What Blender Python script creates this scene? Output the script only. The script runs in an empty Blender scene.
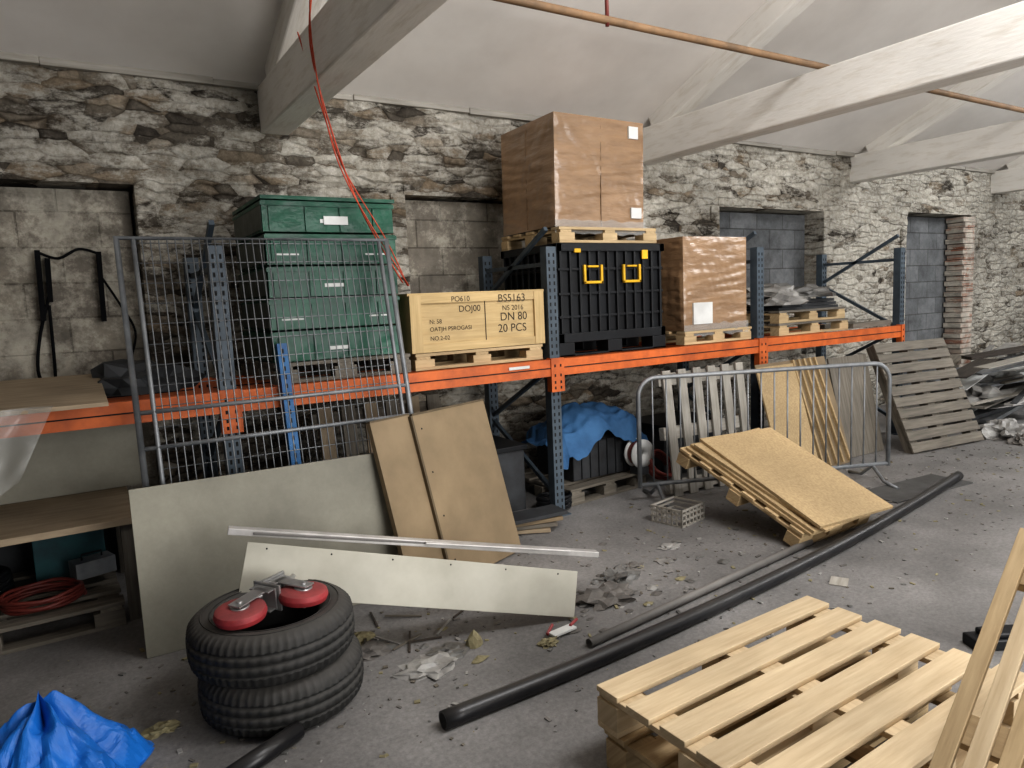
import bpy, bmesh, math, random
from mathutils import Vector, Matrix, Euler, noise
random.seed(7)
col=bpy.context.scene.collection
bpy.context.scene.view_settings.view_transform='Standard'
try: bpy.context.scene.view_settings.look='Medium High Contrast'
except Exception: pass
# ------------------------------------------------------------------ materials
def mat(name,c1,c2=None,scale=6,detail=6,rough=.7,metal=0,bump=.2,bdist=.01,bscale=None,coord='Object',stretch=(1,1,1),coat=0,coatr=.2,lo=.35,hi=.65,alpha=1,trans=0,dust=0,spec=.5,grit=0,low=(.78,1.15)):
    m=bpy.data.materials.new(name);m.use_nodes=True
    nt=m.node_tree;n=nt.nodes;l=nt.links
    b=n['Principled BSDF'];tc=n.new('ShaderNodeTexCoord');mp=n.new('ShaderNodeMapping');mp.inputs['Scale'].default_value=stretch
    l.new(tc.outputs[coord],mp.inputs[0])
    nz=n.new('ShaderNodeTexNoise');nz.inputs['Scale'].default_value=scale;nz.inputs['Detail'].default_value=detail;nz.inputs['Roughness'].default_value=.6
    l.new(mp.outputs[0],nz.inputs[0])
    c2=c2 or tuple(x*.7 for x in c1)
    cr=n.new('ShaderNodeValToRGB');cr.color_ramp.elements[0].position=lo;cr.color_ramp.elements[1].position=hi
    cr.color_ramp.elements[0].color=(*c2,1);cr.color_ramp.elements[1].color=(*c1,1)
    l.new(nz.outputs[0],cr.inputs[0]);out=cr.outputs[0]
    n2=n.new('ShaderNodeTexNoise');n2.inputs['Scale'].default_value=1.3;n2.inputs['Detail'].default_value=3;l.new(tc.outputs[coord],n2.inputs[0])
    mr=n.new('ShaderNodeMapRange');mr.inputs[1].default_value=.3;mr.inputs[2].default_value=.7;mr.inputs[3].default_value=low[0];mr.inputs[4].default_value=low[1];l.new(n2.outputs[0],mr.inputs[0])
    mx=n.new('ShaderNodeVectorMath');mx.operation='SCALE';l.new(out,mx.inputs[0]);l.new(mr.outputs[0],mx.inputs['Scale']);out=mx.outputs[0]
    if grit:
        n3=n.new('ShaderNodeTexNoise');n3.inputs['Scale'].default_value=45;n3.inputs['Detail'].default_value=6;n3.inputs['Roughness'].default_value=.8;l.new(tc.outputs[coord],n3.inputs[0])
        m3=n.new('ShaderNodeMapRange');m3.inputs[1].default_value=.3;m3.inputs[2].default_value=.7;m3.inputs[3].default_value=1-grit;m3.inputs[4].default_value=1+grit;l.new(n3.outputs[0],m3.inputs[0])
        x3=n.new('ShaderNodeVectorMath');x3.operation='SCALE';l.new(out,x3.inputs[0]);l.new(m3.outputs[0],x3.inputs['Scale']);out=x3.outputs[0]
    if dust:
        g=n.new('ShaderNodeNewGeometry');sx=n.new('ShaderNodeSeparateXYZ');l.new(g.outputs['Normal'],sx.inputs[0])
        m2=n.new('ShaderNodeMapRange');m2.inputs[1].default_value=.2;m2.inputs[2].default_value=1;m2.inputs[3].default_value=0;m2.inputs[4].default_value=dust;l.new(sx.outputs[2],m2.inputs[0])
        mm=n.new('ShaderNodeMix');mm.data_type='RGBA';l.new(m2.outputs[0],mm.inputs[0]);l.new(out,mm.inputs[6]);mm.inputs[7].default_value=(.27,.25,.225,1);out=mm.outputs[2]
    l.new(out,b.inputs['Base Color'])
    b.inputs['Roughness'].default_value=rough;b.inputs['Metallic'].default_value=metal
    b.inputs['Specular IOR Level'].default_value=spec
    if coat: b.inputs['Coat Weight'].default_value=coat;b.inputs['Coat Roughness'].default_value=coatr
    if alpha<1: b.inputs['Alpha'].default_value=alpha
    if trans: b.inputs['Transmission Weight'].default_value=trans
    if bump:
        bn=n.new('ShaderNodeTexNoise');bn.inputs['Scale'].default_value=bscale or scale*2;bn.inputs['Detail'].default_value=8;l.new(mp.outputs[0],bn.inputs[0])
        bp=n.new('ShaderNodeBump');bp.inputs['Strength'].default_value=bump;bp.inputs['Distance'].default_value=bdist
        l.new(bn.outputs[0],bp.inputs['Height'])
        if coat: l.new(bp.outputs[0],b.inputs['Coat Normal'])
        l.new(bp.outputs[0],b.inputs['Normal'])
    return m
def wood(name,c1,c2,rough=.75,sc=1.0,bump=.3): return mat(name,c1,c2,scale=3*sc,detail=8,rough=rough,coord='UV',stretch=(1,14,1),bump=bump,bdist=.004,bscale=6,lo=.3,hi=.7)

def stone_mat():
    m=bpy.data.materials.new('limewashed_rubble_stone');m.use_nodes=True;nt=m.node_tree;n=nt.nodes;l=nt.links;b=n['Principled BSDF']
    def N(t,**k):
        x=n.new(t)
        for a,v in k.items(): x.inputs[a.replace('_',' ')].default_value=v
        return x
    def ramp(src,stops):
        r=n.new('ShaderNodeValToRGB');e=r.color_ramp.elements
        e[0].position,e[0].color=stops[0][0],(*stops[0][1],1);e[1].position,e[1].color=stops[-1][0],(*stops[-1][1],1)
        for p_,c_ in stops[1:-1]:
            q=e.new(p_);q.color=(*c_,1)
        l.new(src,r.inputs[0]);return r.outputs[0]
    def mrange(src,a,c,d,e):
        r=n.new('ShaderNodeMapRange')
        for i,v in enumerate((a,c,d,e)): r.inputs[i+1].default_value=v
        l.new(src,r.inputs[0]);return r.outputs[0]
    def math_(op,a,c):
        r=n.new('ShaderNodeMath');r.operation=op
        for i,v in enumerate((a,c)):
            if isinstance(v,(int,float)): r.inputs[i].default_value=v
            else: l.new(v,r.inputs[i])
        return r.outputs[0]
    tc=n.new('ShaderNodeTexCoord');O=tc.outputs['Object']
    dn=N('ShaderNodeTexNoise',Scale=6,Detail=6);l.new(O,dn.inputs[0])
    sb=n.new('ShaderNodeVectorMath');sb.operation='SUBTRACT';l.new(dn.outputs['Color'],sb.inputs[0]);sb.inputs[1].default_value=(.5,.5,.5)
    sc=n.new('ShaderNodeVectorMath');sc.operation='SCALE';sc.inputs['Scale'].default_value=.07;l.new(sb.outputs[0],sc.inputs[0])
    ad=n.new('ShaderNodeVectorMath');l.new(O,ad.inputs[0]);l.new(sc.outputs[0],ad.inputs[1])
    mp=n.new('ShaderNodeMapping');mp.inputs['Scale'].default_value=(4.0,.5,13.5);l.new(ad.outputs[0],mp.inputs[0])
    v1=N('ShaderNodeTexVoronoi',Scale=1,Randomness=.72);l.new(mp.outputs[0],v1.inputs[0])
    v2=n.new('ShaderNodeTexVoronoi');v2.feature='DISTANCE_TO_EDGE';v2.inputs['Scale'].default_value=1;v2.inputs['Randomness'].default_value=.72;l.new(mp.outputs[0],v2.inputs[0])
    sp=n.new('ShaderNodeSeparateColor');l.new(v1.outputs['Color'],sp.inputs[0])
    st=ramp(sp.outputs[0],[(0,(.07,.06,.05)),(.3,(.15,.13,.105)),(.65,(.25,.215,.17)),(.8,(.30,.235,.165)),(1,(.38,.34,.28))])
    fn=N('ShaderNodeTexNoise',Scale=18,Detail=12,Roughness=.8);l.new(O,fn.inputs[0])
    s2=n.new('ShaderNodeVectorMath');s2.operation='SCALE';l.new(st,s2.inputs[0]);l.new(mrange(fn.outputs[0],.3,.7,.4,1.6),s2.inputs['Scale'])
    wm=n.new('ShaderNodeMapping');wm.inputs['Scale'].default_value=(1,1,2.2);l.new(O,wm.inputs[0])
    wn=N('ShaderNodeTexNoise',Scale=1.5,Detail=15,Roughness=.8);l.new(wm.outputs[0],wn.inputs[0])
    sx=n.new('ShaderNodeSeparateXYZ');l.new(O,sx.inputs[0])
    k=math_('ADD',wn.outputs[0],mrange(sx.outputs[0],2,9,.012,.085))
    k=math_('ADD',k,math_('MULTIPLY',sp.outputs[1],.11))
    wash=mrange(k,.535,.605,0,1)
    wc=ramp(fn.outputs[0],[(.3,(.24,.21,.17)),(.45,(.46,.425,.36)),(.62,(.68,.65,.585))])
    mx=n.new('ShaderNodeMix');mx.data_type='RGBA';l.new(wash,mx.inputs[0]);l.new(s2.outputs[0],mx.inputs[6]);l.new(wc,mx.inputs[7])
    gn=N('ShaderNodeTexNoise',Scale=.9,Detail=8,Roughness=.7);l.new(O,gn.inputs[0])
    g2=n.new('ShaderNodeVectorMath');g2.operation='SCALE';l.new(mx.outputs[2],g2.inputs[0]);l.new(mrange(gn.outputs[0],.35,.65,.66,1.15),g2.inputs['Scale'])
    jr=ramp(v2.outputs['Distance'],[(0,(.25,.22,.19)),(.1,(1,1,1))])
    jn=N('ShaderNodeTexNoise',Scale=3,Detail=4);l.new(O,jn.inputs[0])
    jm=math_('MULTIPLY',mrange(jn.outputs[0],.4,.6,.3,1),math_('SUBTRACT',1,math_('MULTIPLY',wash,.65)))
    mu=n.new('ShaderNodeMix');mu.data_type='RGBA';mu.blend_type='MULTIPLY';l.new(jm,mu.inputs[0]);l.new(g2.outputs[0],mu.inputs[6]);l.new(jr,mu.inputs[7])
    l.new(mu.outputs[2],b.inputs['Base Color']);b.inputs['Roughness'].default_value=.92;b.inputs['Specular IOR Level'].default_value=.2
    h=math_('ADD',mrange(v2.outputs['Distance'],0,.2,0,1),math_('MULTIPLY',fn.outputs[0],1.2))
    h=math_('ADD',h,math_('MULTIPLY',sp.outputs[2],.9));h=math_('ADD',h,math_('MULTIPLY',wash,.25))
    bp=n.new('ShaderNodeBump');bp.inputs['Strength'].default_value=.8;bp.inputs['Distance'].default_value=.03;l.new(h,bp.inputs['Height']);l.new(bp.outputs[0],b.inputs['Normal'])
    return m
def block_mat(name,c1,c2,mortar,bw=.46,bh=.23,wash=None):
    m=bpy.data.materials.new(name);m.use_nodes=True;nt=m.node_tree;n=nt.nodes;l=nt.links;b=n['Principled BSDF']
    tc=n.new('ShaderNodeTexCoord');mp=n.new('ShaderNodeMapping');mp.inputs['Rotation'].default_value=(math.radians(90),0,0);l.new(tc.outputs['Object'],mp.inputs[0])
    br=n.new('ShaderNodeTexBrick');br.inputs['Scale'].default_value=1;br.inputs['Brick Width'].default_value=bw;br.inputs['Row Height'].default_value=bh;br.inputs['Mortar Size'].default_value=.008;br.inputs['Mortar Smooth'].default_value=.5
    br.inputs['Color1'].default_value=(*c1,1);br.inputs['Color2'].default_value=(*c2,1);br.inputs['Mortar'].default_value=(*mortar,1);l.new(mp.outputs[0],br.inputs[0])
    nz=n.new('ShaderNodeTexNoise');nz.inputs['Scale'].default_value=4;nz.inputs['Detail'].default_value=12;nz.inputs['Roughness'].default_value=.75;l.new(tc.outputs['Object'],nz.inputs[0])
    mr=n.new('ShaderNodeMapRange');mr.inputs[1].default_value=.3;mr.inputs[2].default_value=.7;mr.inputs[3].default_value=.5;mr.inputs[4].default_value=1.45;l.new(nz.outputs[0],mr.inputs[0])
    s=n.new('ShaderNodeVectorMath');s.operation='SCALE';l.new(br.outputs[0],s.inputs[0]);l.new(mr.outputs[0],s.inputs['Scale']);out=s.outputs[0]
    if wash:
        wn=n.new('ShaderNodeTexNoise');wn.inputs['Scale'].default_value=2.6;wn.inputs['Detail'].default_value=14;wn.inputs['Roughness'].default_value=.78;l.new(tc.outputs['Object'],wn.inputs[0])
        wr=n.new('ShaderNodeValToRGB');wr.color_ramp.elements[0].position=.47;wr.color_ramp.elements[1].position=.56;l.new(wn.outputs[0],wr.inputs[0])
        ws=n.new('ShaderNodeVectorMath');ws.operation='SCALE';ws.inputs[0].default_value=wash;l.new(mr.outputs[0],ws.inputs['Scale'])
        mx=n.new('ShaderNodeMix');mx.data_type='RGBA';l.new(wr.outputs[0],mx.inputs[0]);l.new(out,mx.inputs[6]);l.new(ws.outputs[0],mx.inputs[7]);out=mx.outputs[2]
    l.new(out,b.inputs['Base Color'])
    b.inputs['Roughness'].default_value=.9
    h=n.new('ShaderNodeMath');h.operation='MULTIPLY_ADD';l.new(nz.outputs[0],h.inputs[0]);h.inputs[1].default_value=1.2
    iv=n.new('ShaderNodeMath');iv.operation='SUBTRACT';iv.inputs[0].default_value=1;l.new(br.outputs['Fac'],iv.inputs[1]);l.new(iv.outputs[0],h.inputs[2])
    bp=n.new('ShaderNodeBump');bp.inputs['Strength'].default_value=.6;bp.inputs['Distance'].default_value=.016;l.new(h.outputs[0],bp.inputs['Height']);l.new(bp.outputs[0],b.inputs['Normal'])
    return m
STONE=stone_mat()
BLK=block_mat('painted_blockwork',(.24,.215,.175),(.17,.15,.125),(.12,.105,.085),wash=(.40,.37,.31))
BLKD=block_mat('grey_blockwork',(.16,.165,.17),(.11,.115,.12),(.08,.08,.08))
BRK=block_mat('old_brick',(.30,.14,.09),(.5,.44,.38),(.4,.37,.32),.22,.075,wash=(.5,.46,.4))
FLOOR=mat('dusty_concrete',(.25,.24,.232),(.145,.139,.134),scale=1.4,detail=15,rough=.9,bump=.45,bdist=.008,bscale=18,lo=.32,hi=.68,grit=.28)
CEIL=mat('painted_ceiling_board',(.80,.765,.725),(.74,.70,.66),scale=2,rough=.85,bump=.06,low=(.93,1.04))
BEAM=mat('whitewashed_timber',(.82,.79,.74),(.70,.655,.585),scale=4,detail=12,rough=.85,bump=.4,bdist=.006,bscale=12,lo=.3,hi=.5,coord='UV',stretch=(1,5,1),low=(.88,1.06))
DARKT=wood('dark_timber',(.07,.055,.045),(.03,.025,.02))
PALW=wood('pallet_pine',(.56,.42,.245),(.38,.27,.145))
PALE=wood('pale_pine',(.68,.545,.36),(.51,.385,.235))
PALG=wood('weathered_pallet_wood',(.21,.185,.15),(.10,.088,.07))
PALWH=wood('whitish_pallet_wood',(.40,.375,.335),(.26,.24,.205))
CRATE=wood('crate_plywood',(.60,.44,.23),(.45,.32,.15))
CHIP=mat('chipboard',(.50,.37,.205),(.38,.27,.145),scale=60,detail=3,rough=.8,bump=.15,bdist=.002)
TAN=mat('old_tan_board',(.27,.20,.12),(.185,.135,.078),scale=3,detail=12,rough=.7,bump=.1,lo=.3,hi=.7)
TAND=mat('tan_board_edge',(.12,.088,.05),scale=8)
SHEET=mat('grey_green_sheet',(.31,.295,.24),(.22,.208,.168),scale=2.5,detail=12,rough=.65,bump=.1,lo=.3,hi=.7,grit=.06)
CREAM=mat('cream_laminate',(.52,.50,.425),(.43,.41,.34),scale=4,detail=10,rough=.55,bump=.05)
PLY=mat('plywood',(.38,.30,.205),(.28,.215,.145),scale=4,detail=8,rough=.75,coord='UV',stretch=(1,6,1))
ALU=mat('aluminium_strip',(.68,.66,.64),(.5,.48,.46),scale=8,rough=.4,metal=.3,bump=.05)
GALV=mat('galvanised_steel',(.30,.31,.32),(.20,.21,.22),scale=10,rough=.5,metal=.5,bump=.08)
RACKB=mat('rack_blue_grey',(.085,.11,.135),(.055,.072,.09),scale=8,rough=.5,bump=.05,metal=.2)
RACKBL=mat('rack_bright_blue',(.02,.17,.42),(.015,.11,.3),scale=8,rough=.5)
HOLE=mat('slot_dark',(.012,.012,.012),rough=.9,bump=0)
ORANGE=mat('rack_orange',(.70,.16,.03),(.46,.10,.022),scale=7,rough=.55,bump=.05)
GREEN=mat('green_plastic',(.006,.095,.052),(.004,.055,.032),scale=6,rough=.5,coat=.22,coatr=.12,bump=.8,bdist=.012,bscale=7,spec=.2)
GREYG=mat('wrapped_mesh_side',(.10,.115,.095),(.06,.07,.055),scale=10,rough=.5,bump=.3)
WHITE=mat('white_label',(.7,.7,.68),(.6,.6,.58),rough=.6,bump=0)
BLACKP=mat('black_plastic',(.012,.013,.015),(.008,.008,.009),rough=.45,bump=.05,spec=.3)
STRAP=mat('black_webbing',(.010,.010,.011),(.006,.006,.007),rough=.95,bump=.05,spec=.1)
PIPEB=mat('black_polythene_pipe',(.010,.010,.012),(.020,.019,.019),scale=5,rough=.38,bump=.05,lo=.3,hi=.55,dust=.08)
YEL=mat('yellow_latch',(.75,.43,.01),rough=.5,bump=0)
CARD=mat('wrapped_cardboard',(.36,.225,.125),(.27,.165,.09),scale=3,rough=.45,coat=1,coatr=.1,bump=.9,bdist=.02,bscale=3.5,stretch=(1,1,4),spec=.4)
CARDT=mat('brown_tape',(.22,.13,.065),rough=.4,coat=.5)
RUB=mat('tyre_rubber',(.028,.027,.026),(.016,.016,.015),scale=14,rough=.75,bump=.2,bdist=.004,dust=.2)
RED=mat('red_caster',(.34,.035,.04),(.22,.025,.03),rough=.6,bump=.05,dust=.15,grit=.2)
STEEL=mat('caster_steel',(.50,.50,.50),(.33,.32,.31),rough=.35,metal=.7,bump=.05)
BLUET=mat('blue_tarpaulin',(.012,.18,.62),(.01,.13,.48),scale=5,rough=.45,bump=.6,bdist=.01,bscale=14)
BLUEC=mat('blue_cloth',(.05,.15,.31),(.03,.10,.22),scale=6,rough=.8,bump=.5)
FILM=mat('plastic_film',(.62,.62,.6),(.5,.5,.48),rough=.25,alpha=.35,bump=.6,bdist=.01,bscale=10,scale=5)
FILMG=mat('dusty_film',(.40,.39,.37),(.20,.19,.18),rough=.45,bump=.8,bdist=.02,bscale=9,scale=5)
FILMD=mat('dark_dusty_film',(.20,.195,.185),(.09,.088,.082),rough=.4,bump=.8,bdist=.02,bscale=9,scale=5)
WIRE=mat('orange_cable',(.62,.08,.03),rough=.5,bump=0)
COPP=mat('rusty_pipe',(.26,.155,.08),(.16,.10,.055),rough=.7,bump=.1)
RAG=mat('grey_rag',(.19,.175,.16),(.10,.092,.085),scale=9,rough=.95,bump=.6,bdist=.01)
STRAW=mat('straw_rubble',(.30,.27,.16),(.2,.17,.1),scale=20,rough=.95,bump=.6)
REDH=mat('red_hose',(.20,.04,.03),rough=.5,bump=0)
GRP=mat('grey_pipe',(.19,.18,.17),(.13,.125,.12),rough=.6,dust=.3)
DARKB=mat('dark_box',(.045,.048,.052),(.028,.028,.03),rough=.7)
TEAL=mat('teal_box',(.02,.09,.10),(.02,.05,.06),rough=.6)
TXT=mat('stencil_black',(.04,.03,.02),rough=.8,bump=0)
MAT_=mat('floor_mat',(.10,.098,.095),(.07,.068,.065),scale=9,rough=.9)
# ------------------------------------------------------------------ builder
class B:
    def __init__(s,name,M=None):
        s.n=name;s.bm=bmesh.new();s.uv=s.bm.loops.layers.uv.new('UVMap');s.mats=[];s.M=M or Matrix()
    def mi(s,m):
        if m not in s.mats: s.mats.append(m)
        return s.mats.index(m)
    def box(s,c,size,m,R=None):
        R=R or Matrix();c=Vector(c);hx,hy,hz=[a/2 for a in size]
        ax=sorted(range(3),key=lambda i:-size[i]);off=(random.random()*40,random.random()*40)
        vs=[];loc=[]
        for x in (-1,1):
            for y in (-1,1):
                for z in (-1,1):
                    lo=Vector((x*hx,y*hy,z*hz));loc.append(lo);vs.append(s.bm.verts.new(s.M@(c+R@lo)))
        mi=s.mi(m)
        for f in [(0,1,3,2),(4,6,7,5),(0,4,5,1),(2,3,7,6),(0,2,6,4),(1,5,7,3)]:
            fa=s.bm.faces.new([vs[i] for i in f]);fa.material_index=mi
            for lp,i in zip(fa.loops,f):
                p=loc[i];lp[s.uv].uv=(p[ax[0]]+off[0],p[ax[1]]+p[ax[2]]*.9+off[1])
    def lohi(s,a,b,m): s.box([(a[i]+b[i])/2 for i in range(3)],[abs(b[i]-a[i]) for i in range(3)],m)
    def beam(s,p0,p1,w,h,m,up=(0,0,1)):
        p0=Vector(p0);p1=Vector(p1);d=p1-p0;L=d.length;x=d.normalized();y=Vector(up).cross(x).normalized();z=x.cross(y)
        R=Matrix((x,y,z)).transposed().to_4x4();s.box((p0+p1)/2,(L,w,h),m,R)
    def tube(s,pts,r,m,n=8,closed=False,caps=True,hollow=0,smooth=True):
        pts=[Vector(p) for p in pts];N=len(pts);rings=[];rin=[]
        up=Vector((.13,.21,.97)).normalized();prev=None
        for i,p in enumerate(pts):
            a=pts[i-1] if (i>0 or closed) else p;b=pts[(i+1)%N] if (i<N-1 or closed) else p
            t=(b-a).normalized()
            if prev is None:
                u=t.cross(up)
                if u.length<.05:u=t.cross(Vector((1,0,0)))
            else: u=prev-t*prev.dot(t)
            u.normalize();prev=u;v=t.cross(u)
            rr=r[i] if isinstance(r,(list,tuple)) else r
            rings.append([s.bm.verts.new(s.M@(p+(u*math.cos(2*math.pi*k/n)+v*math.sin(2*math.pi*k/n))*rr)) for k in range(n)])
            if hollow: rin.append([s.bm.verts.new(s.M@(p+(u*math.cos(2*math.pi*k/n)+v*math.sin(2*math.pi*k/n))*rr*hollow)) for k in range(n)])
        mi=s.mi(m)
        def F(v):
            f=s.bm.faces.new(v);f.material_index=mi;f.smooth=smooth
            return f
        for i in range(N if closed else N-1):
            A=rings[i];C=rings[(i+1)%N]
            for k in range(n): F([A[k],A[(k+1)%n],C[(k+1)%n],C[k]])
            if hollow:
                A=rin[i];C=rin[(i+1)%N]
                for k in range(n): F([A[k],C[k],C[(k+1)%n],A[(k+1)%n]])
        if not closed:
            for A,I in ((rings[0],rin[0] if hollow else None),(rings[-1],rin[-1] if hollow else None)):
                if hollow:
                    for k in range(n): F([A[k],I[k],I[(k+1)%n],A[(k+1)%n]]).smooth=False
                elif caps: F(A).smooth=False
    def lathe(s,prof,m,n=64,mod=None,smooth=True,c=(0,0,0),R=None):
        R=R or Matrix();c=Vector(c);rings=[]
        for k in range(n):
            a=2*math.pi*k/n
            rings.append([s.bm.verts.new(s.M@(c+R@Vector((math.cos(a)*(r if not mod else mod(r,z,k)),math.sin(a)*(r if not mod else mod(r,z,k)),z)))) for r,z in prof])
        mi=s.mi(m);P=len(prof)
        for k in range(n):
            A=rings[k];C=rings[(k+1)%n]
            for j in range(P):
                f=s.bm.faces.new([A[j],C[j],C[(j+1)%P],A[(j+1)%P]]);f.material_index=mi;f.smooth=smooth
    def text(s,t,M,size,m):
        cu=bpy.data.curves.new('t','FONT');cu.body=t;cu.size=size;o=bpy.data.objects.new('t',cu);col.objects.link(o)
        bpy.context.view_layer.update();me=bpy.data.meshes.new_from_object(o.evaluated_get(bpy.context.evaluated_depsgraph_get()))
        mi=s.mi(m);vs=[s.bm.verts.new(s.M@M@v.co) for v in me.vertices]
        for p in me.polygons:
            try: f=s.bm.faces.new([vs[i] for i in p.vertices]);f.material_index=mi
            except Exception: pass
        bpy.data.objects.remove(o);bpy.data.curves.remove(cu)
    def grid(s,P,nu,nv,m,smooth=True):
        vs=[[s.bm.verts.new(s.M@Vector(P(i/nu,j/nv))) for j in range(nv+1)] for i in range(nu+1)];mi=s.mi(m)
        for i in range(nu):
            for j in range(nv):
                f=s.bm.faces.new([vs[i][j],vs[i+1][j],vs[i+1][j+1],vs[i][j+1]]);f.material_index=mi;f.smooth=smooth
    def lump(s,c,r,m,seed=0,freq=3,amp=.25,sub=4,flat=True,smooth=False):
        c=Vector(c);t=bmesh.new();bmesh.ops.create_icosphere(t,subdivisions=sub,radius=1);mi=s.mi(m);mp={}
        for v in t.verts:
            n_=v.co.normalized();q=n_*freq+Vector((seed*7.3,seed*3.1,seed))
            k=1+amp*noise.noise(q)*1.6+amp*.7*(1-2*abs(noise.noise(q*2.3)))
            p=Vector((n_.x*r[0]*k,n_.y*r[1]*k,n_.z*r[2]*k))
            if flat and p.z<0:p.z*=.02
            mp[v.index]=s.bm.verts.new(s.M@(c+p))
        for f in t.faces:
            g=s.bm.faces.new([mp[v.index] for v in f.verts]);g.material_index=mi;g.smooth=smooth
        t.free()
    def done(s,bevel=0,recalc=True):
        if recalc: bmesh.ops.recalc_face_normals(s.bm,faces=s.bm.faces[:])
        me=bpy.data.meshes.new(s.n);s.bm.to_mesh(me);s.bm.free()
        for m in s.mats: me.materials.append(m)
        o=bpy.data.objects.new(s.n,me);col.objects.link(o)
        if bevel:
            b=o.modifiers.new('bevel','BEVEL');b.width=bevel;b.segments=2;b.limit_method='ANGLE'
        return o
def LM(o,x,y):
    x=Vector(x).normalized();y=Vector(y);y=(y-x*y.dot(x)).normalized();z=x.cross(y)
    M=Matrix((x,y,z)).transposed().to_4x4();M.translation=Vector(o);return M
def rotz(a,o=(0,0,0)): return Matrix.Translation(Vector(o))@Matrix.Rotation(a,4,'Z')

# ------------------------------------------------------------------ room
YW=5.41
b=B('floor');b.lohi((-6,-6,-.1),(20,YW+.4,0),FLOOR);b.done()
holes=[(-9,.45,0,2.47),(2.38,4.0,.9,2.48),(6.0,7.8,1.5,2.5),(9.58,11.25,0,2.54)]
def inhole(x,z): return any(a<x<c and d<z<e for a,c,d,e in holes)
b=B('wall_back')
cuts=sorted(set([round(-6+.05*i,3) for i in range(521)]+[.45,2.38,4.0,6.0,7.8,9.58,11.25,20]));cz=sorted(set([round(.05*i,3) for i in range(68)]+[.9,1.5,2.47,2.48,2.5,2.54,3.35]))
cuts=[c for i,c in enumerate(cuts) if c<=20]
vd={}
def wv(i,j):
    if (i,j) not in vd:
        x,z=cuts[i],cz[j]
        vd[(i,j)]=b.bm.verts.new((x,YW+.05*noise.noise(Vector((x*1.2,0,z*1.2)))+.03*noise.noise(Vector((x*4,1,z*9)))+.02*noise.noise(Vector((x*9,4,z*20)))-.01,z))
    return vd[(i,j)]
mi=b.mi(STONE)
for i in range(len(cuts)-1):
    for j in range(len(cz)-1):
        if not inhole((cuts[i]+cuts[i+1])/2,(cz[j]+cz[j+1])/2):
            f=b.bm.faces.new([wv(i,j),wv(i+1,j),wv(i+1,j+1),wv(i,j+1)]);f.smooth=True
for a,c,d,e in holes:
    for x in (a,c):
        sgn=1 if x==a else -1
        if x>-8: b.lohi((x,YW-.03,d),(x-sgn*.12,YW+.5,e),STONE)
    b.lohi((a if a>-8 else -6,YW-.02,e),(c,YW+.5,e+.1),STONE)
    if d>0:b.lohi((a,YW-.0,d-.1),(c,YW+.5,d),STONE)
b.lohi((-6,YW+.45,0),(20,YW+.6,3.4),STONE)
b.done(recalc=False)
for nm,x0,x1,z0,z1,yo,m in (('blockwork_infill',-5.8,.43,0,2.45,.16,BLK),('blockwork_infill',2.4,3.98,.92,2.46,.12,BLK),('window_1',6.02,7.78,1.52,2.48,.22,BLKD),('door_1',9.6,11.1,0,2.52,.22,BLKD)):
    b=B(nm);b.lohi((x0,YW+yo,z0),(x1,YW+yo+.2,z1),m);b.done()
b=B('trim_door_brick_jamb');
for i in range(33): b.lohi((11.0+(.05 if i%2 else 0),YW-.05,.01+i*.076),(11.32,YW+.2,.078+i*.076),BRK)
b.done(.006)
b=B('wall_right');b.lohi((19.9,-6,0),(20,YW+.4,5),STONE);b.done()
b=B('wall_left');b.lohi((-6.1,-6,0),(-6,YW+.4,5),STONE);b.done()
S=.42;Z0=3.24
def cz_(y): return Z0+S*(YW-abs(y))
b=B('ceiling')
for sg in (1,-1):
    M=LM((-6,sg*(YW+.3),cz_(YW+.3)),(1,0,0),(0,-sg,S))
    b.M=M;L=(YW+.3)*math.sqrt(1+S*S)
    b.lohi((0,0,0),(26,L,.05*sg),CEIL)
    for i in range(22):
        x=1.2*i+.35
        b.lohi((x,0,-.012*sg),(x+.04,L,0),BEAM)
b.done()
b=B('trim_wall_plate')
for i in range(26): b.lohi((-6+i,5.36+random.uniform(-.012,.012),3.16+random.uniform(-.008,.008)),(-5+i,5.42,3.22),PALWH)
b.done(.006)
for x in (-2.1,1.4,4.95,8.45,11.95,15.4):
    b=B('roof_truss')
    b.beam((x,-5.35,3.035),(x,5.42,3.03),.2,.32,BEAM)
    for sg in (1,-1):
        b.beam((x,sg*5.2,3.20),(x,0,cz_(0)-.22),.17,.2,BEAM)
        b.beam((x,sg*.1,3.35),(x,sg*2.6,cz_(2.6)-.3),.12,.14,BEAM)
    b.beam((x,0,3.1),(x,0,cz_(0)-.2),.16,.18,BEAM,up=(1,0,0))
    b.done(.012)
b=B('roof_purlin')
for y in (3.05,1.5): b.beam((-6,y,cz_(y)-.075),(20,y,cz_(y)-.075),.1,.12,DARKT if y>3 else BEAM)
b.done(.006)
b=B('heating_pipe');b.tube([(-5.5,3.45,3.235),(.3,3.45,3.235),(6,3.46,3.24),(19,3.5,3.24)],.024,COPP,12);
b.tube([(2.9,3.45,3.2),(2.9,3.45,3.4),(3.0,3.45,3.6),(3.1,3.44,4.05)],.012,REDH,8)
b.done()
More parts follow.
